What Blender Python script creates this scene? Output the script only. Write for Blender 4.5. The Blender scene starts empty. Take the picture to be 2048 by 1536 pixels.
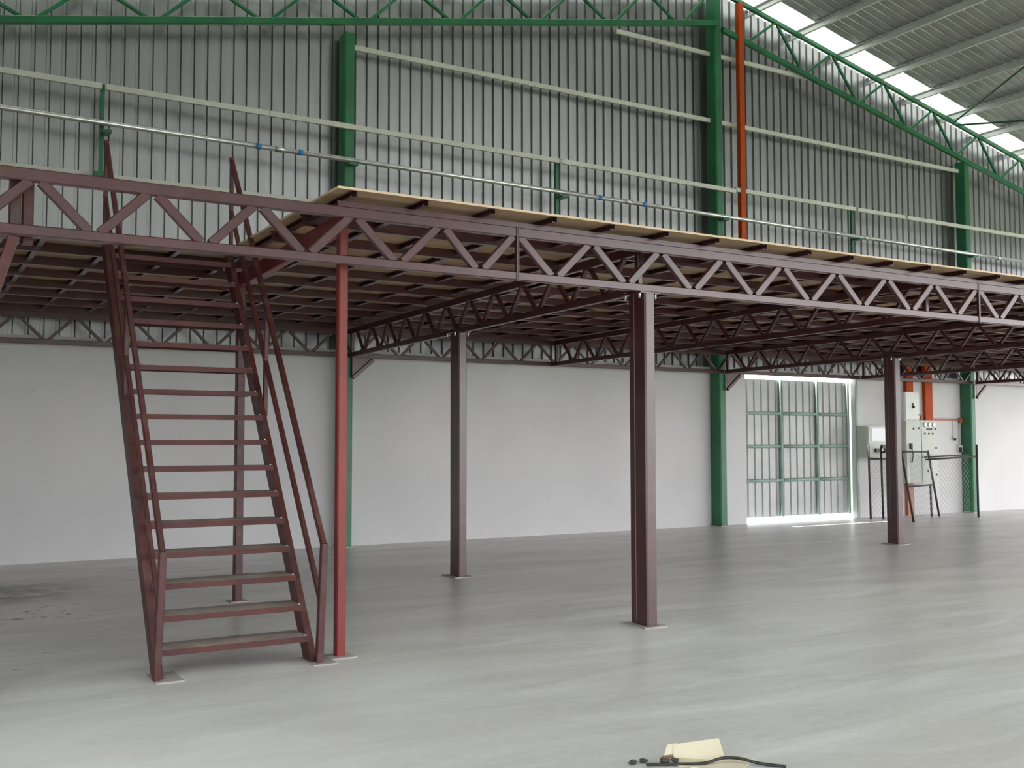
import bpy, math, random
from mathutils import Vector, Matrix
random.seed(7)
S = bpy.context.scene
COL = S.collection

# ------------------------------------------------------------------ camera
YAW, PITCH, ROLL, FPX, CAMH = 0.53654, 0.0569, -0.00188, 2087.7, 1.62
def cam_axes():
    fw = Vector((math.sin(YAW)*math.cos(PITCH), math.cos(YAW)*math.cos(PITCH), math.sin(PITCH)))
    rt = Vector((math.cos(YAW), -math.sin(YAW), 0)); up = rt.cross(fw)
    return math.cos(ROLL)*rt + math.sin(ROLL)*up, -math.sin(ROLL)*rt + math.cos(ROLL)*up, fw
rt, up, fw = cam_axes()
cd = bpy.data.cameras.new('camera'); cam = bpy.data.objects.new('camera', cd); COL.objects.link(cam)
M = Matrix((rt, up, -fw)).transposed().to_4x4(); M.translation = Vector((0, 0, CAMH))
cam.matrix_world = M
cd.sensor_fit = 'HORIZONTAL'; cd.sensor_width = 36.0; cd.lens = 36.0*FPX/2048.0
cd.clip_start = 0.05; cd.clip_end = 500
S.camera = cam

# ------------------------------------------------------------------ world, sun, exposure
w = bpy.data.worlds.new('sky'); S.world = w; w.use_nodes = True
nt = w.node_tree; nt.nodes.clear()
bg = nt.nodes.new('ShaderNodeBackground'); bg.inputs['Color'].default_value = (0.965, 0.975, 1.0, 1); bg.inputs['Strength'].default_value = 1.0
wo = nt.nodes.new('ShaderNodeOutputWorld'); nt.links.new(bg.outputs[0], wo.inputs['Surface'])
SKY = 4.6
bg.inputs['Strength'].default_value = SKY
sd = bpy.data.lights.new('sun', 'SUN'); sd.energy = 9.0; sd.angle = math.radians(0.6); sd.color = (1, 0.96, 0.9)
so = bpy.data.objects.new('sun', sd); COL.objects.link(so)
so.rotation_euler = Vector((0.22, -1.0, -2.5)).to_track_quat('-Z', 'Y').to_euler()
so.location = (10, 30, 40)
vs = S.view_settings
vs.view_transform = 'Standard'; vs.look = 'None'; vs.gamma = 1.0; vs.use_curve_mapping = False; vs.exposure = 0.33

# ------------------------------------------------------------------ materials
def newmat(name):
    m = bpy.data.materials.new(name); m.use_nodes = True
    return m, m.node_tree, m.node_tree.nodes['Principled BSDF']
def coords(nt, scale=(1, 1, 1)):
    g = nt.nodes.new('ShaderNodeNewGeometry'); mp = nt.nodes.new('ShaderNodeMapping')
    mp.inputs['Scale'].default_value = scale
    nt.links.new(g.outputs['Position'], mp.inputs['Vector']); return mp.outputs['Vector']
def noise(nt, vec, scale, detail=5, rough=0.55):
    n = nt.nodes.new('ShaderNodeTexNoise'); n.inputs['Scale'].default_value = scale
    n.inputs['Detail'].default_value = detail; n.inputs['Roughness'].default_value = rough
    nt.links.new(vec, n.inputs['Vector']); return n.outputs['Fac']
def ramp(nt, fac, stops):
    r = nt.nodes.new('ShaderNodeValToRGB'); e = r.color_ramp.elements
    e[0].position, e[0].color = stops[0][0], (*stops[0][1], 1)
    e[1].position, e[1].color = stops[-1][0], (*stops[-1][1], 1)
    for p, c in stops[1:-1]:
        n = e.new(p); n.color = (*c, 1)
    nt.links.new(fac, r.inputs['Fac']); return r.outputs['Color']
def mix(nt, fac, a, b, mode='MIX'):
    m = nt.nodes.new('ShaderNodeMix'); m.data_type = 'RGBA'; m.blend_type = mode
    for s, v in ((m.inputs['Factor'], fac), (m.inputs['A'], a), (m.inputs['B'], b)):
        if hasattr(v, 'links'): nt.links.new(v, s)
        else: s.default_value = v if isinstance(v, (int, float)) else (*v, 1)
    return m.outputs['Result']
def bump(nt, b, h, strength=0.2, dist=0.02):
    n = nt.nodes.new('ShaderNodeBump'); n.inputs['Strength'].default_value = strength; n.inputs['Distance'].default_value = dist
    nt.links.new(h, n.inputs['Height']); nt.links.new(n.outputs['Normal'], b.inputs['Normal'])
def paint(name, c, rough=0.45, var=0.22, dust=None, metal=0.0, scale=2.2, spec=0.5):
    m, nt, b = newmat(name); v = coords(nt)
    f = noise(nt, v, scale); lo = tuple(x*(1-var) for x in c); hi = tuple(min(1, x*(1+var)) for x in c)
    col = ramp(nt, f, [(0.3, lo), (0.7, hi)])
    if dust:
        f2 = noise(nt, v, scale*3.1); fr = ramp(nt, f2, [(0.5, (0, 0, 0)), (0.8, (1, 1, 1))])
        col = mix(nt, fr, col, mix(nt, 0.45, col, dust))
    nt.links.new(col, b.inputs['Base Color'])
    b.inputs['Roughness'].default_value = rough; b.inputs['Metallic'].default_value = metal
    b.inputs['Specular IOR Level'].default_value = spec
    return m
MAT = {}
MAT['red'] = paint('red_oxide_paint', (0.064, 0.0145, 0.016), 0.30, 0.25, dust=(0.10, 0.065, 0.07), spec=0.85)
MAT['redstair'] = paint('stair_red_oxide_paint', (0.075, 0.017, 0.016), 0.42, 0.3, dust=(0.16, 0.11, 0.095))
MAT['redpost'] = paint('bright_red_primer', (0.20, 0.022, 0.02), 0.42, 0.2)
MAT['green'] = paint('green_gloss_paint', (0.018, 0.15, 0.065), 0.38, 0.25)
MAT['greenpale'] = paint('faded_green_paint', (0.30, 0.42, 0.37), 0.35, 0.2)
MAT['girt'] = paint('cream_white_paint', (0.60, 0.62, 0.57), 0.45, 0.08)
MAT['purlin'] = paint('galvanised_purlin', (0.72, 0.75, 0.74), 0.35, 0.1, metal=0.3)
MAT['galv'] = paint('galvanised_pipe', (0.72, 0.75, 0.76), 0.28, 0.08, metal=0.75)
MAT['bolt'] = paint('zinc_bolt', (0.75, 0.75, 0.78), 0.25, 0.05, metal=0.9)
MAT['orange'] = paint('orange_trunking', (0.47, 0.07, 0.013), 0.6, 0.12, spec=0.2)
MAT['salmon'] = paint('faded_orange_trunking', (0.42, 0.14, 0.08), 0.5, 0.15)
MAT['ply_edge'] = paint('plywood_edge', (0.62, 0.45, 0.27), 0.7, 0.15)
MAT['doorsheet'] = paint('weathered_door_sheet', (0.50, 0.51, 0.51), 0.45, 0.12, metal=0.15)
MAT['dark'] = paint('dark_iron', (0.035, 0.032, 0.03), 0.6, 0.3)
MAT['plate'] = paint('dusty_steel_plate', (0.42, 0.39, 0.37), 0.8, 0.25)
MAT['black'] = paint('black_plastic', (0.02, 0.02, 0.022), 0.4, 0.1)
MAT['cabinet'] = paint('grey_cabinet_enamel', (0.52, 0.54, 0.48), 0.35, 0.05)
MAT['whitebox'] = paint('white_enamel', (0.74, 0.76, 0.73), 0.35, 0.04)
MAT['blue'] = paint('blue_tape', (0.05, 0.22, 0.55), 0.5, 0.05)
MAT['card'] = paint('torn_cardboard', (0.72, 0.66, 0.50), 0.8, 0.12)
MAT['cardedge'] = paint('cardboard_torn_edge', (0.25, 0.13, 0.06), 0.9, 0.2)
MAT['wire'] = paint('galvanised_wire', (0.42, 0.44, 0.44), 0.5, 0.1)
MAT['plastic'] = paint('white_socket_plastic', (0.66, 0.68, 0.66), 0.4, 0.05)
MAT['debris'] = paint('dark_debris', (0.06, 0.055, 0.05), 0.8, 0.4, scale=30)
m, nt, b = newmat('dusty_tread_paint'); v = coords(nt)
base = ramp(nt, noise(nt, v, 3), [(0.3, (0.065, 0.016, 0.015)), (0.7, (0.115, 0.03, 0.026))])
gg = nt.nodes.new('ShaderNodeNewGeometry'); sp = nt.nodes.new('ShaderNodeSeparateXYZ'); nt.links.new(gg.outputs['Normal'], sp.inputs[0])
gt = nt.nodes.new('ShaderNodeMath'); gt.operation = 'GREATER_THAN'; gt.inputs[1].default_value = 0.7; nt.links.new(sp.outputs['Z'], gt.inputs[0])
dustc = ramp(nt, noise(nt, v, 6), [(0.3, (0.26, 0.20, 0.175)), (0.7, (0.40, 0.35, 0.32))])
nt.links.new(mix(nt, gt.outputs[0], base, dustc), b.inputs['Base Color']); b.inputs['Roughness'].default_value = 0.6; MAT['tread'] = m
def mk_zinc(name, c, rough, metal):
    m, nt, b = newmat(name); v = coords(nt, (1, 1, 0.12))
    f = noise(nt, v, 4.0, 4); col = ramp(nt, f, [(0.3, tuple(x*0.88 for x in c)), (0.7, tuple(min(1, x*1.08) for x in c))])
    nt.links.new(col, b.inputs['Base Color'])
    rr = nt.nodes.new('ShaderNodeMapRange'); rr.inputs['To Min'].default_value = rough-0.06; rr.inputs['To Max'].default_value = rough+0.08
    nt.links.new(f, rr.inputs['Value']); nt.links.new(rr.outputs[0], b.inputs['Roughness'])
    b.inputs['Metallic'].default_value = metal
    return m
MAT['zinc'] = mk_zinc('zincalume_wall_sheet', (0.37, 0.37, 0.385), 0.30, 0.95)
MAT['zincroof'] = mk_zinc('zincalume_roof_sheet', (0.60, 0.63, 0.62), 0.33, 0.65)
m, nt, b = newmat('white_plaster'); v = coords(nt)
f = noise(nt, v, 0.55, 6); col = ramp(nt, f, [(0.3, (0.64, 0.63, 0.635)), (0.7, (0.74, 0.73, 0.735))])
f3 = noise(nt, v, 7.0, 3); col = mix(nt, ramp(nt, f3, [(0.70, (0, 0, 0)), (0.76, (0.35, 0.35, 0.35))]), col, (0.5, 0.49, 0.47))
nt.links.new(col, b.inputs['Base Color']); b.inputs['Roughness'].default_value = 0.75
bump(nt, b, noise(nt, v, 40, 3), 0.08, 0.004); MAT['plaster'] = m

m, nt, b = newmat('plywood_deck'); v = coords(nt, (0.5, 3.0, 1))
f = noise(nt, v, 3.0, 6); col = ramp(nt, f, [(0.3, (0.32, 0.205, 0.115)), (0.7, (0.48, 0.335, 0.20))])
gg = nt.nodes.new('ShaderNodeNewGeometry'); sp = nt.nodes.new('ShaderNodeSeparateXYZ'); nt.links.new(gg.outputs['Normal'], sp.inputs[0])
ab = nt.nodes.new('ShaderNodeMath'); ab.operation = 'ABSOLUTE'; nt.links.new(sp.outputs['Z'], ab.inputs[0])
lt = nt.nodes.new('ShaderNodeMath'); lt.operation = 'LESS_THAN'; lt.inputs[1].default_value = 0.5; nt.links.new(ab.outputs[0], lt.inputs[0])
col = mix(nt, lt.outputs[0], col, (0.68, 0.52, 0.36))
nt.links.new(col, b.inputs['Base Color']); b.inputs['Roughness'].default_value = 0.7; MAT['ply'] = m

# dusty concrete floor: swept streaks, chalky patches, painted light pool front left, mossy stain far left
m, nt, b = newmat('dusty_concrete'); v = coords(nt)
rotm = nt.nodes.new('ShaderNodeMapping'); rotm.inputs['Rotation'].default_value = (0, 0, math.radians(-28)); rotm.inputs['Scale'].default_value = (0.35, 1.6, 1)
g = nt.nodes.new('ShaderNodeNewGeometry'); nt.links.new(g.outputs['Position'], rotm.inputs['Vector'])
f1 = noise(nt, rotm.outputs['Vector'], 1.1, 8, 0.66); f1.node.inputs['Distortion'].default_value = 0.9; f2 = noise(nt, v, 0.45, 4); f3 = noise(nt, v, 14, 6, 0.7)
col = ramp(nt, f1, [(0.34, (0.46, 0.455, 0.44)), (0.5, (0.66, 0.66, 0.65)), (0.66, (0.84, 0.85, 0.85))])
col = mix(nt, ramp(nt, f2, [(0.40, (0, 0, 0)), (0.65, (0.6, 0.6, 0.6))]), col, (0.66, 0.645, 0.61))
col = mix(nt, 0.32, col, ramp(nt, f3, [(0.3, (0.55, 0.55, 0.54)), (0.7, (0.84, 0.84, 0.84))]))
def spot(nt, base, ctr, r, amount, colr, sx=1, sy=1, nscale=2.5, thr=(0.35, 0.65)):
    mp = nt.nodes.new('ShaderNodeMapping'); mp.vector_type = 'POINT'
    gg = nt.nodes.new('ShaderNodeNewGeometry'); sub = nt.nodes.new('ShaderNodeVectorMath'); sub.operation = 'SUBTRACT'
    sub.inputs[1].default_value = ctr; nt.links.new(gg.outputs['Position'], sub.inputs[0])
    mp.inputs['Scale'].default_value = (1/(r*sx), 1/(r*sy), 0); nt.links.new(sub.outputs[0], mp.inputs['Vector'])
    ln = nt.nodes.new('ShaderNodeVectorMath'); ln.operation = 'LENGTH'; nt.links.new(mp.outputs[0], ln.inputs[0])
    mr = nt.nodes.new('ShaderNodeMapRange'); mr.interpolation_type = 'SMOOTHSTEP'
    mr.inputs['From Min'].default_value = 1.0; mr.inputs['From Max'].default_value = 0.2
    nt.links.new(ln.outputs['Value'], mr.inputs['Value'])
    nf = ramp(nt, noise(nt, v, nscale, 6, 0.65), [(thr[0], (0, 0, 0)), (thr[1], (1, 1, 1))])
    mu = nt.nodes.new('ShaderNodeMath'); mu.operation = 'MULTIPLY'; nt.links.new(mr.outputs[0], mu.inputs[0]); nt.links.new(nf, mu.inputs[1])
    m2 = nt.nodes.new('ShaderNodeMath'); m2.operation = 'MULTIPLY'; nt.links.new(mu.outputs[0], m2.inputs[0]); m2.inputs[1].default_value = amount
    return mix(nt, m2.outputs[0], base, colr)
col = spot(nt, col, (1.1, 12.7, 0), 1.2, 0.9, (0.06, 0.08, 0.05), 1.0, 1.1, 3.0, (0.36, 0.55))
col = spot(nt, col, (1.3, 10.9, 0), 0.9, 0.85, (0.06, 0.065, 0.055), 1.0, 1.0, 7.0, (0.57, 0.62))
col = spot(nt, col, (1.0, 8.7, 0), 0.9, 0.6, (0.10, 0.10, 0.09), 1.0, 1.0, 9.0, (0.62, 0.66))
col = spot(nt, col, (0.6, 5.6, 0), 2.4, 0.6, (0.84, 0.87, 0.85), 1.0, 1.0, 0.8, (0.25, 0.5))  # bright light on the front-left floor, painted into the colour
col = spot(nt, col, (2.8, 6.5, 0), 1.0, 0.7, (0.80, 0.82, 0.83), 1.0, 1.3, 1.6, (0.30, 0.60))
col = spot(nt, col, (5.6, 6.9, 0), 1.0, 0.6, (0.78, 0.79, 0.80), 1.0, 1.0, 1.8, (0.30, 0.60))
col = spot(nt, col, (14.4, 10.2, 0), 2.6, 0.55, (0.78, 0.79, 0.81), 1.4, 0.8, 1.2, (0.30, 0.60))
nt.links.new(col, b.inputs['Base Color']); b.inputs['Roughness'].default_value = 0.34; b.inputs['Specular IOR Level'].default_value = 0.6
bump(nt, b, f3, 0.15, 0.004); MAT['floor'] = m

m, nt, b = newmat('grassy_ground'); v = coords(nt)
f = noise(nt, v, 0.6, 6); col = ramp(nt, f, [(0.3, (0.16, 0.19, 0.12)), (0.7, (0.26, 0.285, 0.20))])
nt.links.new(col, b.inputs['Base Color']); b.inputs['Roughness'].default_value = 0.9; MAT['ground'] = m

m = bpy.data.materials.new('translucent_skylight'); m.use_nodes = True; nt = m.node_tree; nt.nodes.clear()
o = nt.nodes.new('ShaderNodeOutputMaterial'); tr = nt.nodes.new('ShaderNodeBsdfTranslucent'); tr.inputs['Color'].default_value = (0.27, 0.285, 0.262, 1)
df = nt.nodes.new('ShaderNodeBsdfDiffuse'); df.inputs['Color'].default_value = (0.75, 0.8, 0.75, 1)
mx = nt.nodes.new('ShaderNodeMixShader'); mx.inputs[0].default_value = 0.12
nt.links.new(tr.outputs[0], mx.inputs[1]); nt.links.new(df.outputs[0], mx.inputs[2]); nt.links.new(mx.outputs[0], o.inputs['Surface']); MAT['skylight'] = m
m, nt, b = newmat('meter_glass'); b.inputs['Base Color'].default_value = (0.75, 0.78, 0.82, 1); b.inputs['Roughness'].default_value = 0.12; MAT['glass'] = m

# ------------------------------------------------------------------ mesh helpers
CACHE = {}
def mesh_from(verts, faces, mat, name='mesh'):
    me = bpy.data.meshes.new(name); me.from_pydata(verts, [], faces); me.update()
    me.materials.append(MAT[mat]); return me
def profile(kind, w, h):
    a, c = w/2, h/2
    if kind == 'box': return [(-a, -c), (a, -c), (a, c), (-a, c)]
    if kind == 'rhs':
        r = min(w, h)*0.12
        return [(-a+r, -c), (a-r, -c), (a, -c+r), (a, c-r), (a-r, c), (-a+r, c), (-a, c-r), (-a, -c+r)]
    if kind == 'C':   # open to +x
        t = max(0.004, min(w, h)*0.07); l = min(w, h)*0.22
        return [(-a, -c), (a, -c), (a, -c+l), (a-t, -c+l), (a-t, -c+t), (-a+t, -c+t), (-a+t, c-t), (a-t, c-t), (a-t, c-l), (a, c-l), (a, c), (-a, c)]
    if kind == 'L':
        t = max(0.005, min(w, h)*0.12)
        return [(-a, -c), (a, -c), (a, -c+t), (-a+t, -c+t), (-a+t, c), (-a, c)]
    if kind == 'pipe':
        n = 12; return [(a*math.cos(2*math.pi*i/n), c*math.sin(2*math.pi*i/n)) for i in range(n)]
def beam_mesh(kind, w, h, L, mat):
    key = (kind, round(w, 4), round(h, 4), round(L, 3), mat)
    if key in CACHE: return CACHE[key]
    p = profile(kind, w, h); n = len(p)
    vs_ = [(0.0, x, y) for x, y in p] + [(L, x, y) for x, y in p]
    fs = [(i, (i+1) % n, n+(i+1) % n, n+i) for i in range(n)]
    if kind in ('C', 'L'):
        if kind == 'C': quads = [(0, 1, 4, 5), (1, 2, 3, 4), (0, 5, 6, 11), (6, 7, 10, 11), (7, 8, 9, 10)]
        else: quads = [(0, 1, 2, 3), (0, 3, 4, 5)]
        for q in quads:
            fs.append(tuple(reversed(q))); fs.append(tuple(n+i for i in q))
    else:
        fs.append(tuple(reversed(range(n)))); fs.append(tuple(range(n, 2*n)))
    me = mesh_from(vs_, fs, mat, 'member')
    if kind == 'pipe':
        for f in me.polygons[:n]: f.use_smooth = True
    CACHE[key] = me
    return me
def link(name, me, mw, parent=None):
    o = bpy.data.objects.new(name, me); COL.objects.link(o)
    if parent is not None:
        o.parent = parent
        o.matrix_basis = Matrix.Translation(-world_loc(parent)) @ mw
    else: o.matrix_basis = mw
    return o
def world_loc(o):
    l = o.matrix_basis.translation.copy()
    return l if o.parent is None else l + world_loc(o.parent)
def beam(name, p0, p1, w, h, mat, parent=None, kind='rhs', upv=(0, 0, 1), roll=0.0):
    """member from p0 to p1; w = size across (local y), h = size along upv (local z)"""
    p0 = Vector(p0); p1 = Vector(p1); x = (p1-p0); L = x.length; x.normalize()
    u = Vector(upv)
    if abs(x.dot(u)) > 0.999: u = Vector((0, 1, 0))
    y = u.cross(x).normalized(); z = x.cross(y)
    if roll:
        y, z = y*math.cos(roll)+z*math.sin(roll), z*math.cos(roll)-y*math.sin(roll)
    mw = Matrix((x, y, z)).transposed().to_4x4()
    mw.translation = p0
    if parent is not None and parent.type == 'MESH':
        # parent is a rotated member: express in its frame
        pm = abs_matrix(parent); o = bpy.data.objects.new(name, beam_mesh(kind, w, h, L, mat)); COL.objects.link(o)
        o.parent = parent; o.matrix_basis = pm.inverted() @ mw; return o
    return link(name, beam_mesh(kind, w, h, L, mat), mw, parent)
def abs_matrix(o):
    return o.matrix_basis.copy() if o.parent is None else abs_matrix(o.parent) @ o.matrix_basis
BOXC = {}
def box(name, lo, hi, mat, parent=None, bevel=0.0):
    lo = Vector(lo); hi = Vector(hi); s = hi-lo
    key = (tuple(round(x, 4) for x in s), mat, bevel)
    if key not in BOXC:
        x, y, z = s/2
        if bevel:
            import bmesh
            bm = bmesh.new(); bmesh.ops.create_cube(bm, size=1.0)
            bmesh.ops.scale(bm, vec=s, verts=bm.verts)
            bmesh.ops.bevel(bm, geom=bm.edges[:], offset=bevel, segments=2, affect='EDGES')
            me = bpy.data.meshes.new('box'); bm.to_mesh(me); bm.free(); me.materials.append(MAT[mat]); BOXC[key] = me
        else:
            vv = [(-x, -y, -z), (x, -y, -z), (x, y, -z), (-x, y, -z), (-x, -y, z), (x, -y, z), (x, y, z), (-x, y, z)]
            ff = [(0, 3, 2, 1), (4, 5, 6, 7), (0, 1, 5, 4), (1, 2, 6, 5), (2, 3, 7, 6), (3, 0, 4, 7)]
            BOXC[key] = mesh_from(vv, ff, mat, 'box')
    mw = Matrix.Translation((lo+hi)/2)
    if parent is not None and parent.type == 'MESH':
        o = bpy.data.objects.new(name, BOXC[key]); COL.objects.link(o); o.parent = parent
        o.matrix_basis = abs_matrix(parent).inverted() @ mw; return o
    return link(name, BOXC[key], mw, parent)
def empty(name, loc):
    o = bpy.data.objects.new(name, None); COL.objects.link(o); o.empty_display_size = 0.2; o.location = loc
    o.matrix_basis = Matrix.Translation(loc); return o
def tag(o, label=None, cat=None, group=None, kind=None):
    if label: o['label'] = label
    if cat: o['category'] = cat
    if group: o['group'] = group
    if kind: o['kind'] = kind
    return o
def raw(name, verts, faces, mat, parent=None, smooth=False):
    me = mesh_from([tuple(v) for v in verts], faces, mat, name)
    if smooth:
        for f in me.polygons: f.use_smooth = True
    return link(name, me, Matrix.Identity(4), parent)
def cable(name, pts, r, mat, parent=None, n=8):
    """smooth round cable through points"""
    P = [Vector(p) for p in pts]; Q = []
    for i in range(len(P)-1):
        a, b_, c, d = P[max(i-1, 0)], P[i], P[i+1], P[min(i+2, len(P)-1)]
        for k in range(6):
            t = k/6
            Q.append(0.5*((2*b_)+(c-a)*t+(2*a-5*b_+4*c-d)*t*t+(3*b_-a-3*c+d)*t**3))
    Q.append(P[-1]); vv = []; ff = []
    for i, q in enumerate(Q):
        tdir = (Q[min(i+1, len(Q)-1)]-Q[max(i-1, 0)]).normalized()
        u = Vector((0, 0, 1)) if abs(tdir.z) < 0.9 else Vector((1, 0, 0))
        s = tdir.cross(u).normalized(); t2 = s.cross(tdir)
        vv += [q + r*(math.cos(2*math.pi*k/n)*s + math.sin(2*math.pi*k/n)*t2) for k in range(n)]
    for i in range(len(Q)-1):
        for k in range(n): ff.append((i*n+k, i*n+(k+1) % n, (i+1)*n+(k+1) % n, (i+1)*n+k))
    ff.append(tuple(reversed(range(n)))); ff.append(tuple((len(Q)-1)*n+k for k in range(n)))
    return raw(name, vv, ff, mat, parent, True)

# ------------------------------------------------------------------ key dimensions (m)
YW = 15.68            # inner face of the gable wall
YF = 7.37             # front face of the mezzanine front truss
XL, XR, YBACK = -2.0, 30.2, -8.0
RIDGE, SLOPE = 14.0, 0.213
def ztop(x): return 10.64 - SLOPE*abs(x-RIDGE)      # centre of the upper rafter chord
def zroof(x): return ztop(x) + 0.21

# ------------------------------------------------------------------ structure: floor, ground, walls, roof
fl = raw('floor', [(XL-0.2, YBACK, 0), (XR+0.2, YBACK, 0), (XR+0.2, YW+1.6, 0), (XL-0.2, YW+1.6, 0),
                   (XL-0.2, YBACK, -0.2), (XR+0.2, YBACK, -0.2), (XR+0.2, YW+1.6, -0.2), (XL-0.2, YW+1.6, -0.2)],
         [(0, 1, 2, 3), (7, 6, 5, 4), (0, 4, 5, 1), (1, 5, 6, 2), (2, 6, 7, 3), (3, 7, 4, 0)], 'floor')
tag(fl, 'dusty pale grey concrete floor slab', None, None, 'structure')
gr = raw('ground', [(-120, -120, -0.06), (150, -120, -0.06), (150, 140, -0.06), (-120, 140, -0.06)], [(0, 1, 2, 3)], 'ground')
tag(gr, 'grassy ground outside the shed', None, None, 'structure')

DX0, DX1, DZ = 14.80, 18.00, 3.05     # sliding door opening
wb = empty('wall_back', (14, YW, 0)); tag(wb, 'gable end wall of white plaster below ribbed metal sheeting', None, None, 'structure')
PZ = 3.12
box('plaster_wall', (XL, YW, 0), (DX0, YW+0.12, PZ), 'plaster', wb)
box('plaster_wall', (DX1, YW, 0), (XR, YW+0.12, PZ), 'plaster', wb)
box('plaster_wall', (DX0, YW, DZ), (DX1, YW+0.12, PZ), 'plaster', wb)
# ribbed wall sheets: flat pans with narrow recessed ribs, 0.2 m pitch
def wall_sheet(x0, n, z0, parent, pitch=0.2, groove=0.062, dep=0.04, y=YW+0.06):
    vs_, fs = [], []; xs = []
    for i in range(n):
        a = x0+i*pitch
        xs += [(a, 0), (a+pitch-groove, 0), (a+pitch-groove+0.012, dep), (a+pitch-0.012, dep)]
    xs.append((x0+n*pitch, 0))
    for x, d in xs:
        vs_ += [(x, y+d, z0), (x, y+d, zroof(x)-0.02)]
    for i in range(len(xs)-1): fs.append((2*i, 2*i+2, 2*i+3, 2*i+1))
    return raw('cladding_sheet', vs_, fs, 'zinc', parent)
x = XL
while x < XR-0.1:
    wall_sheet(x, 4, PZ-0.1, wb); x += 0.8

# side walls (outside the frame): low plaster and ribbed sheet, with the big openings the daylight comes through
def side_wall(name, xw, openings, label):
    e = empty(name, (xw, 0, 0)); tag(e, label, None, None, 'structure')
    ze = zroof(xw)
    ys = sorted(set([YBACK, YW] + [v for o in openings for v in o[:2]]))
    for a, b_ in zip(ys[:-1], ys[1:]):
        op = [o for o in openings if o[0] <= a and o[1] >= b_]
        if op:
            z0, z1 = op[0][2], op[0][3]
            if z0 > 0.05: box('plaster_wall', (xw-0.1, a, 0), (xw+0.1, b_, z0), 'plaster', e)
            if z1 < ze: box('sheet_panel', (xw-0.05, a, z1), (xw+0.05, b_, ze), 'zinc', e)
        else:
            if xw > 0: box('plaster_wall', (xw-0.1, a, 0), (xw+0.1, b_, PZ), 'plaster', e)
            box('sheet_panel', (xw-0.05, a, PZ if xw > 0 else 0), (xw+0.05, b_, ze), 'zinc', e)
    return e
side_wall('wall_left', XL, [(0.2, 4.8, 0, 3.0)], 'left side wall of metal sheeting with an open door')
side_wall('wall_right', XR, [(-7.9, 13.5, 0, 6.6)], 'right side wall with a long open loading bay')
wf = empty('wall_front', (14, YBACK, 0)); tag(wf, 'front gable wall with a wide open doorway', None, None, 'structure')
box('sheet_panel', (XL, YBACK-0.05, 0), (0.0, YBACK+0.05, zroof(XL)), 'zinc', wf)
link('gable_sheet', mesh_from([(0.0, YBACK, 4.0), (13.0, YBACK, 4.0), (13.0, YBACK, 7.0), (XR, YBACK, 7.0), (XR, YBACK, zroof(XR)), (RIDGE, YBACK, zroof(RIDGE)), (0.0, YBACK, zroof(0.0))], [(0, 1, 2, 5, 6), (2, 3, 4, 5)], 'zinc', 'gable_sheet'), Matrix.Identity(4), wf)

# roof: sheets 0.8 m wide running down the slope, ribs along the slope; the strip by the gable is translucent
ce = empty('ceiling', (RIDGE, 0, 10)); tag(ce, 'underside of the ribbed metal gable roof on pale purlins', None, None, 'structure')
def roof_sheet(y0, side, mat, name):
    key = ('roof', side, mat)
    if key not in CACHE:
        ex = (XR+0.6) if side > 0 else (XL-0.6); pr = []
        for i in range(4):
            a = i*0.2; pr += [(a, 0), (a+0.155, 0), (a+0.167, 0.03), (a+0.188, 0.03)]
        pr.append((0.8, 0)); vs_ = []; fs = []
        for yy, d in pr: vs_ += [(RIDGE, yy, zroof(RIDGE)+d), (ex, yy, zroof(ex)+d)]
        for i in range(len(pr)-1): fs.append((2*i, 2*i+1, 2*i+3, 2*i+2))
        CACHE[key] = mesh_from(vs_, fs, mat, name)
    return link(name, CACHE[key], Matrix.Translation((0, y0, 0)), ce)
y = YW + 0.15 - 0.8; k = 0
while y > YBACK:
    mt = 'skylight' if (k == 0 or (y < 7.5 and k % 3 == 0)) else 'zincroof'  # skylights away from the gable are unseen, added to light the floor
    for sgn in (-1, 1): roof_sheet(y, sgn, mt, 'skylight_sheet' if mt == 'skylight' else 'roof_sheet')
    y -= 0.8; k += 1
px = [15.08+1.215*i for i in range(13)] + [13.1-1.215*i for i in range(13)]
for xx in px:
    z = ztop(xx) + 0.045 + 0.075
    beam('purlin', (xx, YBACK, z), (xx, YW+0.05, z), 0.06, 0.15, 'purlin', ce, 'C')

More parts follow.
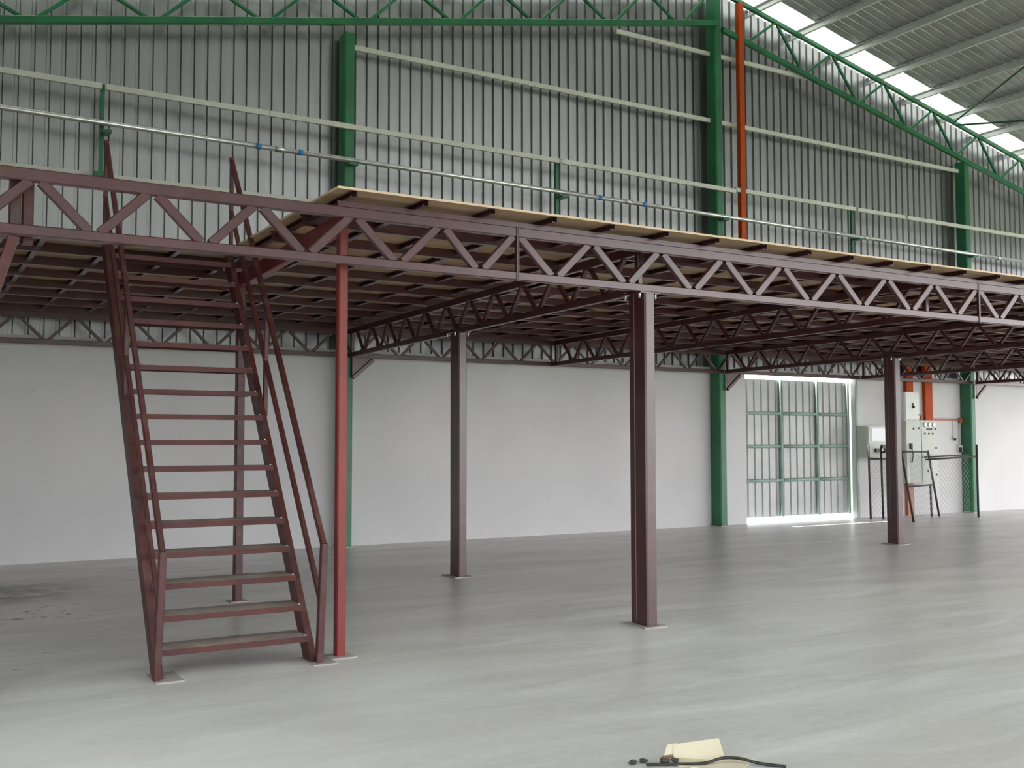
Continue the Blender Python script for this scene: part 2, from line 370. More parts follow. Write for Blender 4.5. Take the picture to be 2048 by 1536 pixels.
# ------------------------------------------------------------------ green gable frame
CXS = [6.15, 13.94, 21.64]
names = ['green steel wall column behind the deck corner, nearest the staircase', 'tall green ridge column beside the orange trunking', 'green steel wall column at the far right beside the electrical cabinets']
for i, cx in enumerate(CXS):
    e = empty('steel_column', (cx, YW-0.15, 0)); tag(e, names[i], 'column', 'green wall columns')
    zt = ztop(cx) - (0.05 if i == 1 else 0.775)
    beam('shaft', (cx, YW-0.155, 0.02), (cx, YW-0.155, zt), 0.285, 0.17, 'green', e, 'rhs', (1, 0, 0))
    box('base_plate', (cx-0.11, YW-0.32, 0), (cx+0.11, YW-0.002, 0.02), 'plate', e)
def gable_truss(side, label):
    e = empty('roof_truss', (RIDGE, YW-0.25, 9)); tag(e, label, 'roof truss', 'green gable rafters')
    y = YW-0.29; x1 = XR-0.3 if side > 0 else XL+0.3
    a = RIDGE + side*0.0
    beam('upper_chord', (a, y, ztop(a)), (x1, y, ztop(x1)), 0.08, 0.09, 'green', e)
    zl = (lambda x: ztop(x)-0.775) if side > 0 else (lambda x: 9.86-0.204*(13.46-x))
    beam('lower_chord', (a+side*0.05, y, zl(a)), (x1, y, zl(x1)), 0.09, 0.11, 'green', e)
    n0 = 15.52 if side > 0 else 12.13
    tn = [n0 + side*1.64*i for i in range(-1, 9)]
    for xx in tn:
        for d in (-0.06, 0.74):
            p = xx + side*d; q = xx + side*(0.70 if d > 0 else -0.76); 
            s = xx + side*(0.05 if d > 0 else -0.05)
            if (s-RIDGE)*side < 0.1 or (q-RIDGE)*side < 0.1: continue
            if side*(x1-q) < 0: continue
            beam('web', (s, y, ztop(s)-0.05), (q, y+(0.05 if d < 0 else -0.01), zl(q)+0.05), 0.05, 0.05, 'green', e, 'rhs')
    return e
gable_truss(1, 'green lattice rafter truss sloping down to the right of the ridge column')
gable_truss(-1, 'green lattice rafter truss along the top left of the wall')
# second portal frame would stand behind the camera; roof cross bracing rods seen upper right
for p0, p1, lb in [((21.15, YW-0.35, ztop(21.15)-0.02), (17.5, 7.8, ztop(17.5)-0.02), 'thin green roof brace rising steeply across the purlins, upper right'),
                   ((21.25, YW-0.35, ztop(21.25)-0.06), (25.0, 7.8, ztop(25.0)-0.06), 'thin green roof brace running level to the right edge, upper right')]:
    o = beam('roof_brace', p0, p1, 0.045, 0.045, 'green', None, 'pipe'); tag(o, lb, 'brace', 'roof cross braces')

# girts, sag struts, pipe
def girt(p0, p1, label, h=0.08, wd=0.05):
    o = beam('wall_girt', p0, p1, wd, h, 'girt', None, 'C'); tag(o, label, 'girt', 'pale wall girts'); return o
yg = YW-0.33
segs = [(-1.9, 2.42, ), (2.48, 4.82), (4.83, 10.11), (10.17, 14.30), (14.31, 17.74), (17.82, 19.36), (19.42, 29.5)]
lbs = ['pale girt rail at the far left, left of the first green strut', 'short pale girt rail between the first green strut and its joint', 'pale girt rail crossing the green column behind the deck corner',
       'pale girt rail dipping across the ridge column', 'pale girt rail right of the orange trunking', 'short pale girt rail right of the right-hand green strut', 'pale girt rail passing the far right green column']
for (a, b_), l in zip(segs, lbs):
    z = 6.65
    girt((a, yg, z), (b_, yg, z - (0.0 if a != 10.17 else 0.03)), l)
girt((-1.9, YW-0.02, 5.44), (29.5, YW-0.02, 5.44), 'long pale girt low on the sheeting, just above the mezzanine truss', 0.08, 0.08)
girt((6.24, YW-0.12, 8.03), (13.85, YW-0.12, 8.03), 'pale girt between the two left columns, under the green truss')
girt((14.03, YW-0.12, 8.03), (21.55, YW-0.12, 8.03), 'long pale girt right of the ridge column, second from top')
girt((11.55, YW-0.12, 9.38), (13.85, YW-0.12, 9.38), 'short highest pale girt left of the ridge column')
girt((14.03, YW-0.12, 9.38), (16.6, YW-0.12, 9.38), 'short highest pale girt right of the ridge column')
for xx, l in [(2.45, 'green sag strut above the staircase'), (10.14, 'green sag strut between the two left columns'), (17.78, 'green sag strut right of the orange trunking')]:
    e = empty('sag_strut', (xx, YW-0.1, 5.4)); tag(e, l, 'strut', 'green sag struts')
    beam('bar', (xx, YW-0.20, 5.44), (xx, YW-0.20, 6.72), 0.06, 0.055, 'green', e, 'L', (0, 1, 0))
    box('foot_cleat', (xx-0.09, YW-0.24, 5.39), (xx+0.09, YW-0.1, 5.46), 'green', e)
    box('pipe_bracket', (xx-0.03, YW-0.44, 5.98), (xx+0.10, YW-0.2, 6.02), 'green', e)
e = empty('wall_pipe', (6, YW-0.4, 6.1)); tag(e, 'shiny galvanised pipe running along the wall below the girt rail', 'pipe')
xs = [-1.9, 4.96, 5.02, 11.6, 18.0, 24.0, 29.5]
zp = lambda x: 6.12 - 0.005*(x-1)
for a, b_ in zip(xs[:-1], xs[1:]):
    beam('pipe_length', (a, YW-0.40, zp(a)), (b_-0.01, YW-0.40, zp(b_)), 0.08, 0.08, 'galv', e, 'pipe')
for xx in (4.99, 11.6, 17.1, 18.0, 22.6): beam('coupling', (xx-0.07, YW-0.40, zp(xx)), (xx+0.07, YW-0.40, zp(xx)), 0.098, 0.098, 'bolt', e, 'pipe')
for xx in (4.65, 5.30, 10.95, 11.95): beam('tape_band', (xx-0.035, YW-0.40, zp(xx)), (xx+0.035, YW-0.40, zp(xx)), 0.092, 0.092, 'blue', e, 'pipe')
for cx in CXS: box('clamp', (cx-0.06, YW-0.45, zp(cx)-0.075), (cx+0.10, YW-0.29, zp(cx)-0.035), 'green', e)
# orange trunking
def trunk(x0, x1, z0, z1, label, mat='orange', y0=YW-0.34, y1=YW-0.14, lid=0.045):
    e = empty('cable_trunking', ((x0+x1)/2, (y0+y1)/2, z0)); tag(e, label, 'trunking', 'orange cable trunking')
    box('channel', (x0, y0+0.012, z0), (x1, y1, z1), mat, e)
    box('cover', (x0-0.004, y0, z0), (x1+0.004, y0+0.012, z1), mat, e)
    return e
trunk(14.43, 14.55, 3.7, ztop(14.5)-0.05, 'tall orange cable trunking beside the green ridge column', y0=YW-0.37, y1=YW-0.26)
trunk(19.58, 19.80, 2.74, 3.455, 'orange cable trunking rising from the white switch box', y0=YW-0.09, y1=YW-0.001)
trunk(20.22, 20.46, 2.13, 3.455, 'long orange cable trunking rising from the grey switchboard', y0=YW-0.09, y1=YW-0.001)
trunk(19.55, 19.75, 0.0, 0.71, 'faded orange trunking from the switchboard down to the floor', 'salmon', y0=YW-0.09, y1=YW-0.001)
e = empty('cable_duct', (21, YW-0.03, 2.15)); tag(e, 'thin faded orange duct from the trunking to the far right column', 'duct')
box('duct', (20.466, YW-0.05, 2.13), (21.55, YW-0.001, 2.18), 'salmon', e); box('end_box', (21.45, YW-0.07, 2.08), (21.55, YW-0.051, 2.2), 'salmon', e)

# ------------------------------------------------------------------ sliding door
d1 = empty('door_1', ((DX0+DX1)/2, YW+0.24, 0)); tag(d1, 'ribbed metal sliding door with green pipe frame and bright gaps around it', None, None, 'structure')
gx0, gx1, gz0, gz1 = 14.65, 17.985, 0.10, 2.935
yd = YW+0.20
vs_, fs = [], []
xx = gx0; i = 0
while xx < gx1-0.02:
    x2 = min(xx+0.2, gx1)
    sh = raw('door_sheet', [(xx, yd, gz0), (xx, yd, gz1), (x2-0.05, yd, gz0), (x2-0.05, yd, gz1), (x2-0.036, yd+0.03, gz0), (x2-0.036, yd+0.03, gz1), (x2-0.014, yd+0.03, gz0), (x2-0.014, yd+0.03, gz1), (x2, yd, gz0), (x2, yd, gz1)],
             [(0, 2, 3, 1), (2, 4, 5, 3), (4, 6, 7, 5), (6, 8, 9, 7)], 'doorsheet', d1)
    xx = x2; i += 1
for xv in (15.94, 17.00, 17.94): beam('door_post', (xv, yd-0.045, gz0), (xv, yd-0.045, gz1), 0.075, 0.075, 'greenpale', d1, 'pipe')
for zz in (2.23, 1.55, 0.85):
    for a, b_ in ((gx0, 15.90), (15.98, 16.96), (17.04, 17.90)): beam('door_rail', (a, yd-0.045, zz), (b_, yd-0.045, zz), 0.07, 0.07, 'greenpale', d1, 'pipe')
box('door_guide', (DX1+0.0, YW-0.03, 0), (DX1+0.06, YW-0.001, 3.05), 'greenpale', d1)
box('door_track', (DX0, YW+0.14, 3.30), (DX1+3, YW+0.26, 3.4), 'girt', d1)

# ------------------------------------------------------------------ mezzanine: columns
def mezz_column(x0, x1, y0, y1, ztop_, label, bolts=True, mat='red'):
    e = empty('mezzanine_column', ((x0+x1)/2, (y0+y1)/2, 0)); tag(e, label, 'column', 'red mezzanine columns')
    ym = y0 + (y1-y0)*0.66
    xc = (x0+x1)/2
    beam('front_tube', (xc, (y0+ym)/2, 0.012), (xc, (y0+ym)/2, ztop_-0.012), ym-y0, x1-x0, mat, e, 'rhs', (1, 0, 0))
    beam('rear_tube', (xc+0.006, (ym+y1)/2, 0.012), (xc+0.006, (ym+y1)/2, ztop_-0.012), y1-ym, x1-x0-0.012, mat, e, 'rhs', (1, 0, 0))
    box('base_plate', (x0-0.07, y0-0.05, 0), (x1+0.07, y1+0.05, 0.012), 'plate', e)
    cp = box('cap_plate', (x0-0.05, y0-0.005, ztop_-0.012), (x1+0.05, y1+0.02, ztop_), mat, e)
    if bolts:
        for bx in (x0-0.03, x1+0.03):
            for by in (y0+0.035, y1-0.02):
                beam('bolt', (bx, by, ztop_-0.055), (bx, by, ztop_+0.015), 0.024, 0.024, 'bolt', e, 'pipe')
    return e
CB = 2.975   # underside of the trusses
mezz_column(5.76, 5.875, 7.36, 7.62, CB, 'thick dark red front column bolted under the front truss')
mezz_column(5.945, 6.06, 11.27, 11.52, CB+0.02, 'dark red middle column behind the front truss, left of the pair')
mezz_column(13.79, 13.93, 11.20, 11.43, CB+0.02, 'very dark middle column in front of the electrical cabinets')
mezz_column(0.32, 0.55, 7.46, 7.66, CB, 'dark red front column cut by the left picture edge', False)
e = empty('mezzanine_post', (2.985, 7.6, 0)); tag(e, 'slim bright red post beside the staircase foot', 'post')
beam('shaft', (2.985, 7.60, 0.01), (2.985, 7.60, 3.415), 0.075, 0.075, 'redpost', e, 'rhs', (1, 0, 0))
box('base_plate', (2.88, 7.50, 0), (3.09, 7.70, 0.01), 'plate', e)

# ------------------------------------------------------------------ mezzanine: lattice trusses
BC, TC0, TC1 = 3.045, 3.335, 3.418      # bottom chord top, top chord bottom / top
def truss(label, a, b_, top_nodes, wd=0.06, mat='red', splices=(), ends=(), webw=0.05, group='red lattice trusses', cb=CB):
    """planar lattice from a to b (xy); top_nodes = distances along it of the upper web joints"""
    a = Vector((a[0], a[1], 0)); b_ = Vector((b_[0], b_[1], 0)); d = (b_-a); L = d.length; d.normalize()
    e = empty('lattice_truss', (a+b_)/2 + Vector((0, 0, cb))); tag(e, label, 'truss', group)
    P = lambda s, z: a + d*s + Vector((0, 0, z))
    beam('bottom_chord', P(0, (cb+BC)/2), P(L, (cb+BC)/2), wd, BC-cb, mat, e)
    beam('top_chord', P(0, (TC0+TC1)/2), P(L, (TC0+TC1)/2), wd, TC1-TC0, mat, e)
    tn = sorted(top_nodes)
    for i in range(len(tn)-1):
        mid = (tn[i]+tn[i+1])/2; o = 0.035
        beam('diagonal', P(tn[i]+o, TC0+0.004), P(mid-o, BC-0.004), wd*0.8, webw, mat, e)
        beam('diagonal', P(mid+o, BC-0.004), P(tn[i+1]-o, TC0+0.004), wd*0.8, webw, mat, e)
    nx = Vector((d.y, -d.x, 0))
    for s in splices:
        for q in (-0.007, 0.007):
            c = P(s+q, 0)
            beam('splice_plate', Vector((c.x, c.y, cb-0.005))+nx*0.022, Vector((c.x, c.y, TC1+0.004))+nx*0.022, 0.010, 0.03, mat, e, 'box', nx)
    for s in ends:
        beam('end_post', P(s, BC-0.005), P(s, TC0+0.005), wd, 0.06, mat, e, 'rhs', d)
    return e
yt = YF+0.03
tnL = [-1.45+0.742*i for i in range(8)]
tnL = [v for v in (-2.21, -1.46, -0.72, 0.02, 0.77, 1.51, 2.25, 2.99, 3.74)] + [4.44]
tnR = [4.44+0.76*i for i in range(1, 14)]
X0T = -2.0
truss('long red lattice truss along the front edge of the mezzanine', (X0T, yt), (14.4, yt), [v-X0T for v in tnL[1:]+tnR], 0.06, 'red', splices=(4.44-X0T, 10.52-X0T), webw=0.066)
def yspan(n, L, first=0.35): 
    p = (L-0.5)/n
    return [0.25+p*i for i in range(n+1)]
for (xa, xb), lb in zip([(5.82, 6.17), (9.80, 9.98), (13.75, 13.95), (17.60, 17.80), (21.45, 21.64)],
                        ['dark red cross truss running back from the thick front column', 'dark cross truss between the two middle columns, ending over the white wall', 'dark cross truss over the middle column by the electrical cabinets',
                         'dark cross truss reaching the wall above the sliding door edge', 'dark cross truss reaching the far right green column']):
    L = math.hypot(xb-xa, 15.30-7.47)
    truss(lb, (xa, 7.47), (xb, 15.30), yspan(11, L), 0.05, 'red', ends=(0.06, L-0.05), webw=0.04, group='cross trusses under the deck')
tn = [0.3+0.75*i for i in range(42)]
truss('dark red lattice truss along the back wall, over the white plaster', (-1.9, 15.36), (27.5, 15.36), [v for v in tn if v < 29.3], 0.05, 'red', webw=0.04, group='red lattice trusses')
# knee brackets at the wall columns
for cx, lb in zip(CXS, ['small triangular knee bracket on the green column nearest the stairs', 'small triangular knee bracket on the green column left of the sliding door', 'small triangular knee bracket on the far right green column']):
    yq0, yq1 = YW-0.30, YW-0.85
    e = empty('knee_bracket', (cx, yq0, 2.5)); tag(e, lb, 'bracket', 'knee brackets')
    beam('brace', (cx+0.06, 15.33, 2.66), (cx+0.40, 15.33, 2.945), 0.06, 0.06, 'red', e)
    raw_v = []
    t = 0.012
    pts = [(cx+0.05, 2.66), (cx+0.05, 2.974), (cx+0.42, 2.974)]
    vv = [(p[0], 15.33-t/2, p[1]) for p in pts] + [(p[0], 15.33+t/2, p[1]) for p in pts]
    link('gusset_plate', mesh_from(vv, [(0, 1, 2), (5, 4, 3), (0, 3, 4, 1), (1, 4, 5, 2), (2, 5, 3, 0)], 'red', 'gusset'), Matrix.Identity(4), e)
# left front column brace + stub
e = empty('knee_brace', (0.6, 7.4, 2.3)); tag(e, 'brownish diagonal knee brace under the truss at the left picture edge', 'brace')
beam('brace', (0.40, 7.405, 2.10), (0.65, 7.405, 2.965), 0.05, 0.07, 'redstair', e)
e = empty('column_stub', (0.68, 7.55, 3.04)); tag(e, 'short dark upright behind the front truss at the left edge', 'upright')
beam('stub_tube', (0.665, 7.56, 2.95), (0.665, 7.56, 3.415), 0.09, 0.07, 'red', e, 'rhs', (1, 0, 0)); beam('stub_tube', (0.745, 7.58, 2.95), (0.745, 7.58, 3.415), 0.09, 0.07, 'redstair', e, 'rhs', (1, 0, 0))
# beam along the stair opening, prop under its far end
o = beam('opening_beam', (2.99, 7.645, 3.335), (3.12, 10.74, 3.335), 0.07, 0.16, 'redpost'); tag(o, 'bright red edge beam along the stair opening, under the deck corner', 'beam')
e = empty('stair_prop', (3.12, 10.80, 0)); tag(e, 'slim dark red prop post seen between the stair treads', 'post')
beam('shaft', (3.12, 10.80, 0.01), (3.12, 10.80, 3.415), 0.085, 0.085, 'redstair', e, 'rhs', (1, 0, 0)); box('base_plate', (3.03, 10.71, 0), (3.21, 10.89, 0.01), 'plate', e)

# ------------------------------------------------------------------ mezzanine deck: bearers, joists, plywood sheets
dk = empty('mezzanine_deck', (10, 11, 3.42)); tag(dk, 'plywood mezzanine deck on red steel joists and bearers', 'deck')
XD0, XD1, YD0, YD1, YOP = 2.80, 26.0, 7.22, 15.66, 9.90
for i in range(11):
    yb = 7.405+0.80*i
    if yb > 15.3: yb = 15.40
    xa = 2.86 if yb < YOP-0.1 else -1.9
    if i == 3: xa = 2.86; beam('edge_bearer', (-1.9, YOP+0.03, 3.468), (2.86, YOP+0.03, 3.468), 0.05, 0.088, 'red', dk, 'C')
    zc, hh = (3.439, 0.042) if i == 0 else (3.468, 0.088)
    beam('bearer', (xa, yb, zc), (XD1, yb, zc), 0.05, hh, 'red', dk, 'C')
jx = [2.93+0.597*i for i in range(39)]
for xx in jx: beam('joist', (xx, YD0+0.01, 3.486), (xx, YD1, 3.486), 0.05, 0.052, 'red', dk, 'C', (0, 0, 1))
for i in range(1, 9): beam('joist', (2.93-0.597*i, YOP+0.01, 3.486), (2.93-0.597*i, YD1, 3.486), 0.05, 0.052, 'red', dk, 'C')
ny = 7; sy = (YD1-YD0)/ny
xx = XD0
while xx < XD1-0.1:
    x2 = min(xx+2.388, XD1)
    for j in range(ny):
        y0 = YD0+j*sy
        box('plywood_sheet', (xx, y0, 3.512), (x2-0.003, y0+sy-0.003, 3.530), 'ply', dk)
    xx = x2
xx = XD0; 
for i in range(2):
    x2 = xx-2.35
    for j in range(5):
        y0 = YOP+j*(YD1-YOP)/5
        box('plywood_sheet', (x2, y0, 3.512), (xx-0.003, y0+(YD1-YOP)/5-0.003, 3.530), 'ply', dk)
    xx = x2

# ------------------------------------------------------------------ staircase
st = empty('staircase', (2.2, 7.5, 0)); tag(st, 'steep dark red open-tread steel staircase with twin handrails', 'staircase')
def sy_(z): return 7.575 + z/1.43
for xs_ in (1.635, 2.745):
    p0, p1 = (xs_, sy_(0.0), 0.0), (xs_, sy_(3.5), 3.5)
    # stringer: sloping plate channel, cut level at floor and deck
    hw, t = 0.085, 0.026
    vv = []
    for sx in (-t, t):
        for z, sgn in ((0, -1), (0, 1), (3.41, 1), (3.41, -1)): vv.append((xs_+sx, sy_(z)+sgn*hw, z+0.008))
    link('stringer', mesh_from(vv, [(0, 1, 2, 3), (7, 6, 5, 4), (0, 4, 5, 1), (1, 5, 6, 2), (2, 6, 7, 3), (3, 7, 4, 0)], 'redstair', 'stringer'), Matrix.Identity(4), st)
    box('foot_plate', (xs_-0.05, 7.37, 0), (xs_+0.14, 7.70, 0.008), 'plate', st)
    xr = xs_ + (0.035 if xs_ > 2 else -0.02)
    newel_top = (xr, 7.43, 0.88)
    beam('newel_post', (xr-0.01, 7.455, 0.008), (xr+0.012, 7.43, 0.88), 0.055, 0.05, 'redstair', st, 'rhs', (1, 0, 0))
    ty, tz = 10.12, 4.42
    xt = xr+0.03
    beam('top_rail', (xr+0.012, 7.44, 0.87), (xt, ty, tz), 0.04, 0.045, 'redstair', st)
    beam('mid_rail', (xr+0.008, 7.47, 0.44), (xt, ty, tz-0.50), 0.036, 0.04, 'redstair', st)
    beam('top_post', (xt, ty-0.02, 3.531), (xt, ty-0.02, tz), 0.04, 0.036, 'redstair', st, 'rhs', (1, 0, 0))
    ym = 8.92; zm = 0.87+(ym-7.44)*(tz-0.87)/(ty-7.44)
    beam('mid_post', (xr+0.02, ym, 1.86), (xr+0.02, ym-0.01, zm), 0.04, 0.036, 'redstair', st, 'rhs', (1, 0, 0))
for k in range(16):
    zb = 0.150+0.2088*k; yf = 7.535+0.1475*k
    x0, x1, dd, lip = 1.661, 2.719, 0.30, 0.042
    t = 0.006
    vv = []; pr = [(yf, zb), (yf+t, zb), (yf+t, zb+lip-t), (yf+dd-t, zb+lip-t), (yf+dd-t, zb+0.008), (yf+dd, zb+0.008), (yf+dd, zb+lip), (yf, zb+lip)]
    if k == 0:
        L = x1-x0; n = 8
        vv = [(-L/2, p[0]-yf, p[1]-zb) for p in pr] + [(L/2, p[0]-yf, p[1]-zb) for p in pr]
        ff = [(i, n+i, n+(i+1) % n, (i+1) % n) for i in range(n)]
        for q in ((0, 1, 2, 7), (2, 3, 6, 7), (3, 4, 5, 6)): ff.append(q); ff.append(tuple(n+i for i in reversed(q)))
        tread_me = mesh_from(vv, ff, 'tread', 'tread') if 'tread' in MAT else mesh_from(vv, ff, 'redstair', 'tread')
    link('tread', tread_me, Matrix.Translation(((x0+x1)/2, yf, zb)), st)
    beam('bolt', (2.700, yf+0.03, zb+lip), (2.700, yf+0.03, zb+lip+0.010), 0.016, 0.016, 'bolt', st, 'pipe')

# ------------------------------------------------------------------ electrical cabinets on the wall
e = empty('meter_box', (18.2, YW-0.15, 1.3)); tag(e, 'grey meter box with a glass window, left of the very dark column', 'meter box')
bd = box('body', (18.02, YW-0.32, 1.31), (18.72, YW-0.001, 1.98), 'cabinet', e, 0.012)
box('window', (18.12, YW-0.332, 1.66), (18.62, YW-0.319, 1.93), 'glass', e); box('window_frame', (18.10, YW-0.327, 1.64), (18.64, YW-0.3195, 1.95), 'plastic', e)
box('lock_handle', (18.22, YW-0.36, 1.42), (18.34, YW-0.319, 1.50), 'black', e)
e = empty('switch_box', (19.4, YW-0.2, 2.1)); tag(e, 'white switch box with a small black lever, on top of the switchboard', 'switch box')
box('body', (19.19, YW-0.34, 2.125), (19.68, YW-0.001, 2.74), 'whitebox', e, 0.01); box('door', (19.21, YW-0.352, 2.14), (19.66, YW-0.338, 2.725), 'whitebox', e, 0.004)
box('lever_plate', (19.42, YW-0.358, 2.38), (19.475, YW-0.351, 2.50), 'dark', e); box('lever', (19.435, YW-0.40, 2.395), (19.46, YW-0.357, 2.43), 'black', e)
box('latch', (19.63, YW-0.362, 2.22), (19.655, YW-0.351, 2.25), 'black', e)
e = empty('switchboard', (19.7, YW-0.2, 0.7)); tag(e, 'large grey switchboard cabinet with gauges, behind the wire fence', 'switchboard')
box('body', (19.16, YW-0.36, 0.73), (20.22, YW-0.001, 2.12), 'cabinet', e, 0.01)
for (a, b_, z0, z1) in ((19.18, 19.67, 1.73, 2.10), (19.18, 19.67, 0.75, 1.715), (19.69, 20.20, 1.73, 2.10), (19.69, 20.20, 0.75, 1.715)):
    box('door', (a, YW-0.374, z0), (b_, YW-0.358, z1), 'cabinet', e, 0.004)
for xx in (19.80, 19.95, 20.10):
    beam('gauge', (xx, YW-0.374, 2.02), (xx, YW-0.40, 2.02), 0.09, 0.11, 'glass', e, 'pipe')
for xx, zz in ((19.42, 1.93), (19.60, 1.94), (19.88, 1.92), (19.95, 1.92), (20.02, 1.92), (20.16, 1.93), (19.80, 1.82), (19.93, 1.82), (20.06, 1.82), (20.17, 1.50), (19.88, 1.00), (20.17, 0.90)):
    box('switch_knob', (xx-0.014, YW-0.392, zz-0.02), (xx+0.014, YW-0.373, zz+0.02), 'black', e)
box('lever', (19.28, YW-0.42, 1.48), (19.33, YW-0.373, 1.60), 'black', e)
cable('wire', [(19.30, YW-0.41, 1.50), (19.32, YW-0.43, 1.35), (19.31, YW-0.40, 1.18)], 0.012, 'black', e)
cable('flexible_conduit', [(19.72, YW-0.2, 2.12), (19.76, YW-0.22, 2.24), (19.86, YW-0.22, 2.22), (19.88, YW-0.2, 2.12)], 0.03, 'salmon', e)
for xa, zb, lb in ((21.28, 1.72, 'small white socket hanging on a wire, left of the two by the far column'), (21.48, 1.48, 'larger white socket box hanging lower beside the far column')):
    e = empty('wall_socket', (xa, YW-0.03, zb)); tag(e, lb, 'socket', 'wall sockets')
    s = 0.05 if xa < 21.4 else 0.085
    box('plate', (xa-s, YW-0.05, zb-s), (xa+s, YW-0.001, zb+s), 'plastic', e, 0.006); box('plug', (xa-s*0.8, YW-0.09, zb-s), (xa-s*0.1, YW-0.049, zb+s*0.3), 'dark', e)
    beam('wire', (xa, YW-0.012, zb+s), (xa, YW-0.012, 2.13), 0.016, 0.016, 'plastic', e, 'pipe')

# ------------------------------------------------------------------ wire fence panels round the cabinets
def mesh_panel(parent, a, b_, z0, z1, pitch=0.085, r=0.0028):
    """chain link: two families of thin diagonal wires on the vertical rectangle a-b"""
    a = Vector((a[0], a[1], 0)); b_ = Vector((b_[0], b_[1], 0)); d = b_-a; L = d.length; d.normalize(); H = z1-z0
    nrm = Vector((d.y, -d.x, 0)); vv = []; ff = []
    def wire(s0, h0, s1, h1):
        p = a+d*s0+Vector((0, 0, z0+h0)); q = a+d*s1+Vector((0, 0, z0+h1)); t = (q-p).normalized(); s = t.cross(nrm).normalized()*r; n2 = nrm*r
        k = len(vv)
        for c in (p, q): vv.extend([c+s, c-s*0.5+n2*0.87, c-s*0.5-n2*0.87])
        for i in range(3): ff.append((k+i, k+(i+1) % 3, k+3+(i+1) % 3, k+3+i))
    c = -H
    while c < L:
        s0, s1 = max(c, 0), min(c+H, L)
        if s1 > s0+0.01:
            wire(s0, s0-c, s1, s1-c); wire(s0, H-(s0-c), s1, H-(s1-c))
        c += pitch*1.414
    o = raw_child('wire_mesh', vv, ff, 'wire', parent); o['kind'] = 'stuff'; return o
def raw_child(name, vv, ff, mat, parent):
    return link(name, mesh_from([tuple(v) for v in vv], ff, mat, name), Matrix.Identity(4), parent)
def fence(label, posts, rails, panels, thick=0.045):
    e = empty('fence_panel', Vector(posts[0][0])); tag(e, label, 'fence', 'wire fence panels')
    for p, q in posts: beam('post', p, q, thick, thick, 'dark', e, 'pipe')
    for p, q in rails: beam('rail', p, q, thick*0.8, thick*0.8, 'dark', e, 'pipe')
    for a, b_, z0, z1 in panels: mesh_panel(e, a, b_, z0, z1)
    return e
fence('short wire fence panel under the meter box', [((18.00, 15.32, 0), (17.97, 15.32, 1.60)), ((18.20, 15.16, 0), (18.17, 15.16, 1.54))],
      [((18.01, 15.34, 1.27), (18.72, 15.28, 1.27)), ((18.18, 15.16, 1.42), (18.75, 15.10, 1.42))], [((18.02, 15.34), (18.72, 15.28), 0.05, 1.26)])
fence('dark pipe gate frame leaning in front of the switchboard', [((18.02, 14.25, 0.0), (17.90, 14.43, 1.50)), ((19.95, 15.10, 0.0), (19.55, 15.05, 1.45))],
      [((17.90, 14.43, 1.44), (19.56, 15.05, 1.42)), ((17.96, 14.34, 0.72), (19.76, 15.08, 0.70))], [((18.2, 14.45), (19.7, 15.05), 0.05, 1.38)])
fence('wire fence panel standing between the switchboard and far right column', [((19.85, 15.22, 0), (19.83, 15.22, 0.70)), ((20.33, 14.40, 0), (20.33, 14.40, 1.58))],
      [((19.70, 15.25, 1.30), (21.35, 15.34, 1.34)), ((18.9, 14.6, 1.26), (20.33, 14.40, 1.32))], [((20.26, 15.32), (21.35, 15.34), 0.03, 1.32)])
e = empty('water_tap', (18.18, 15.05, 1.4)); tag(e, 'small black tap fitting on the fence post by the meter box', 'tap')
box('tap_body', (18.10, 15.06, 1.50), (18.24, 15.12, 1.58), 'black', e, 0.01); box('spout', (18.19, 15.07, 1.40), (18.24, 15.11, 1.502), 'black', e, 0.008)

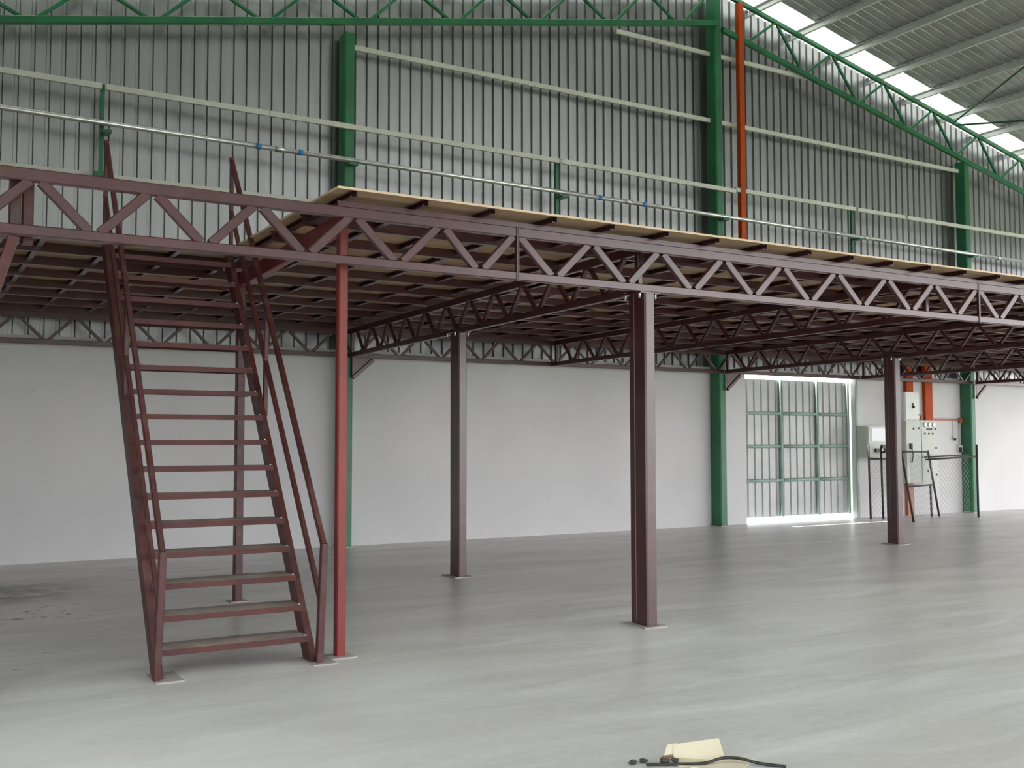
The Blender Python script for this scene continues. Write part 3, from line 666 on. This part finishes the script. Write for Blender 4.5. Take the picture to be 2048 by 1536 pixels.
# ------------------------------------------------------------------ debris on the floor, bottom edge
e = empty('cardboard_scrap', (3.7, 4.25, 0)); tag(e, 'torn tan cardboard scrap on the floor at the bottom edge', 'cardboard')
def slab(name, pts, t, mat, parent):
    n = len(pts); P = [Vector(p) for p in pts]
    nn = (P[1]-P[0]).cross(P[2]-P[0]).normalized()*t
    vv = P + [p+nn for p in P]
    ff = [tuple(reversed(range(n))), tuple(range(n, 2*n))] + [(i, (i+1) % n, n+(i+1) % n, n+i) for i in range(n)]
    return link(name, mesh_from([tuple(v) for v in vv], ff, mat, name), Matrix.Identity(4), parent)
slab('raised_flap', [(3.50, 4.27, 0.004), (3.70, 4.10, 0.004), (3.745, 4.20, 0.085), (3.60, 4.28, 0.065), (3.535, 4.31, 0.055)], 0.006, 'card', e)
slab('torn_corner', [(3.47, 4.31, 0.012), (3.535, 4.275, 0.02), (3.555, 4.31, 0.060), (3.51, 4.335, 0.052)], 0.006, 'card', e)
slab('torn_edge', [(3.455, 4.315, 0.008), (3.535, 4.265, 0.010), (3.535, 4.262, 0.016), (3.46, 4.312, 0.014)], 0.004, 'cardedge', e)
slab('flat_sheet', [(3.40, 4.22, 0.002), (3.62, 3.92, 0.002), (3.86, 4.06, 0.002), (3.74, 4.20, 0.002), (3.55, 4.28, 0.002)], 0.004, 'card', e)
o = cable('loose_cable', [(3.30, 4.24, 0.012), (3.45, 4.16, 0.012), (3.56, 4.10, 0.015), (3.66, 4.08, 0.03), (3.74, 4.04, 0.026), (3.80, 3.96, 0.012), (3.88, 3.86, 0.010)], 0.008, 'black'); tag(o, 'thin black cable lying across the cardboard scrap', 'cable')
for i, (xx, yy, s, lb) in enumerate([(3.27, 4.31, 0.022, 'leftmost dark crumb of rubble by the cardboard'), (3.33, 4.30, 0.020, 'second dark crumb of rubble from the left by the cardboard'), (3.42, 4.24, 0.026, 'dark lump of rubble against the cardboard edge'), (3.47, 4.22, 0.022, 'small dark lump of rubble nearest the black cable')]):
    import bmesh
    bm = bmesh.new(); bmesh.ops.create_icosphere(bm, subdivisions=2, radius=s)
    for v_ in bm.verts: v_.co *= 1+random.uniform(-0.25, 0.25); v_.co.z *= 0.55
    zmin = min(v_.co.z for v_ in bm.verts)
    me = bpy.data.meshes.new('rubble'); bm.to_mesh(me); bm.free(); me.materials.append(MAT['debris'])
    o = link('rubble_lump', me, Matrix.Translation((xx, yy, -zmin))); tag(o, lb, 'rubble', 'rubble by the cardboard')
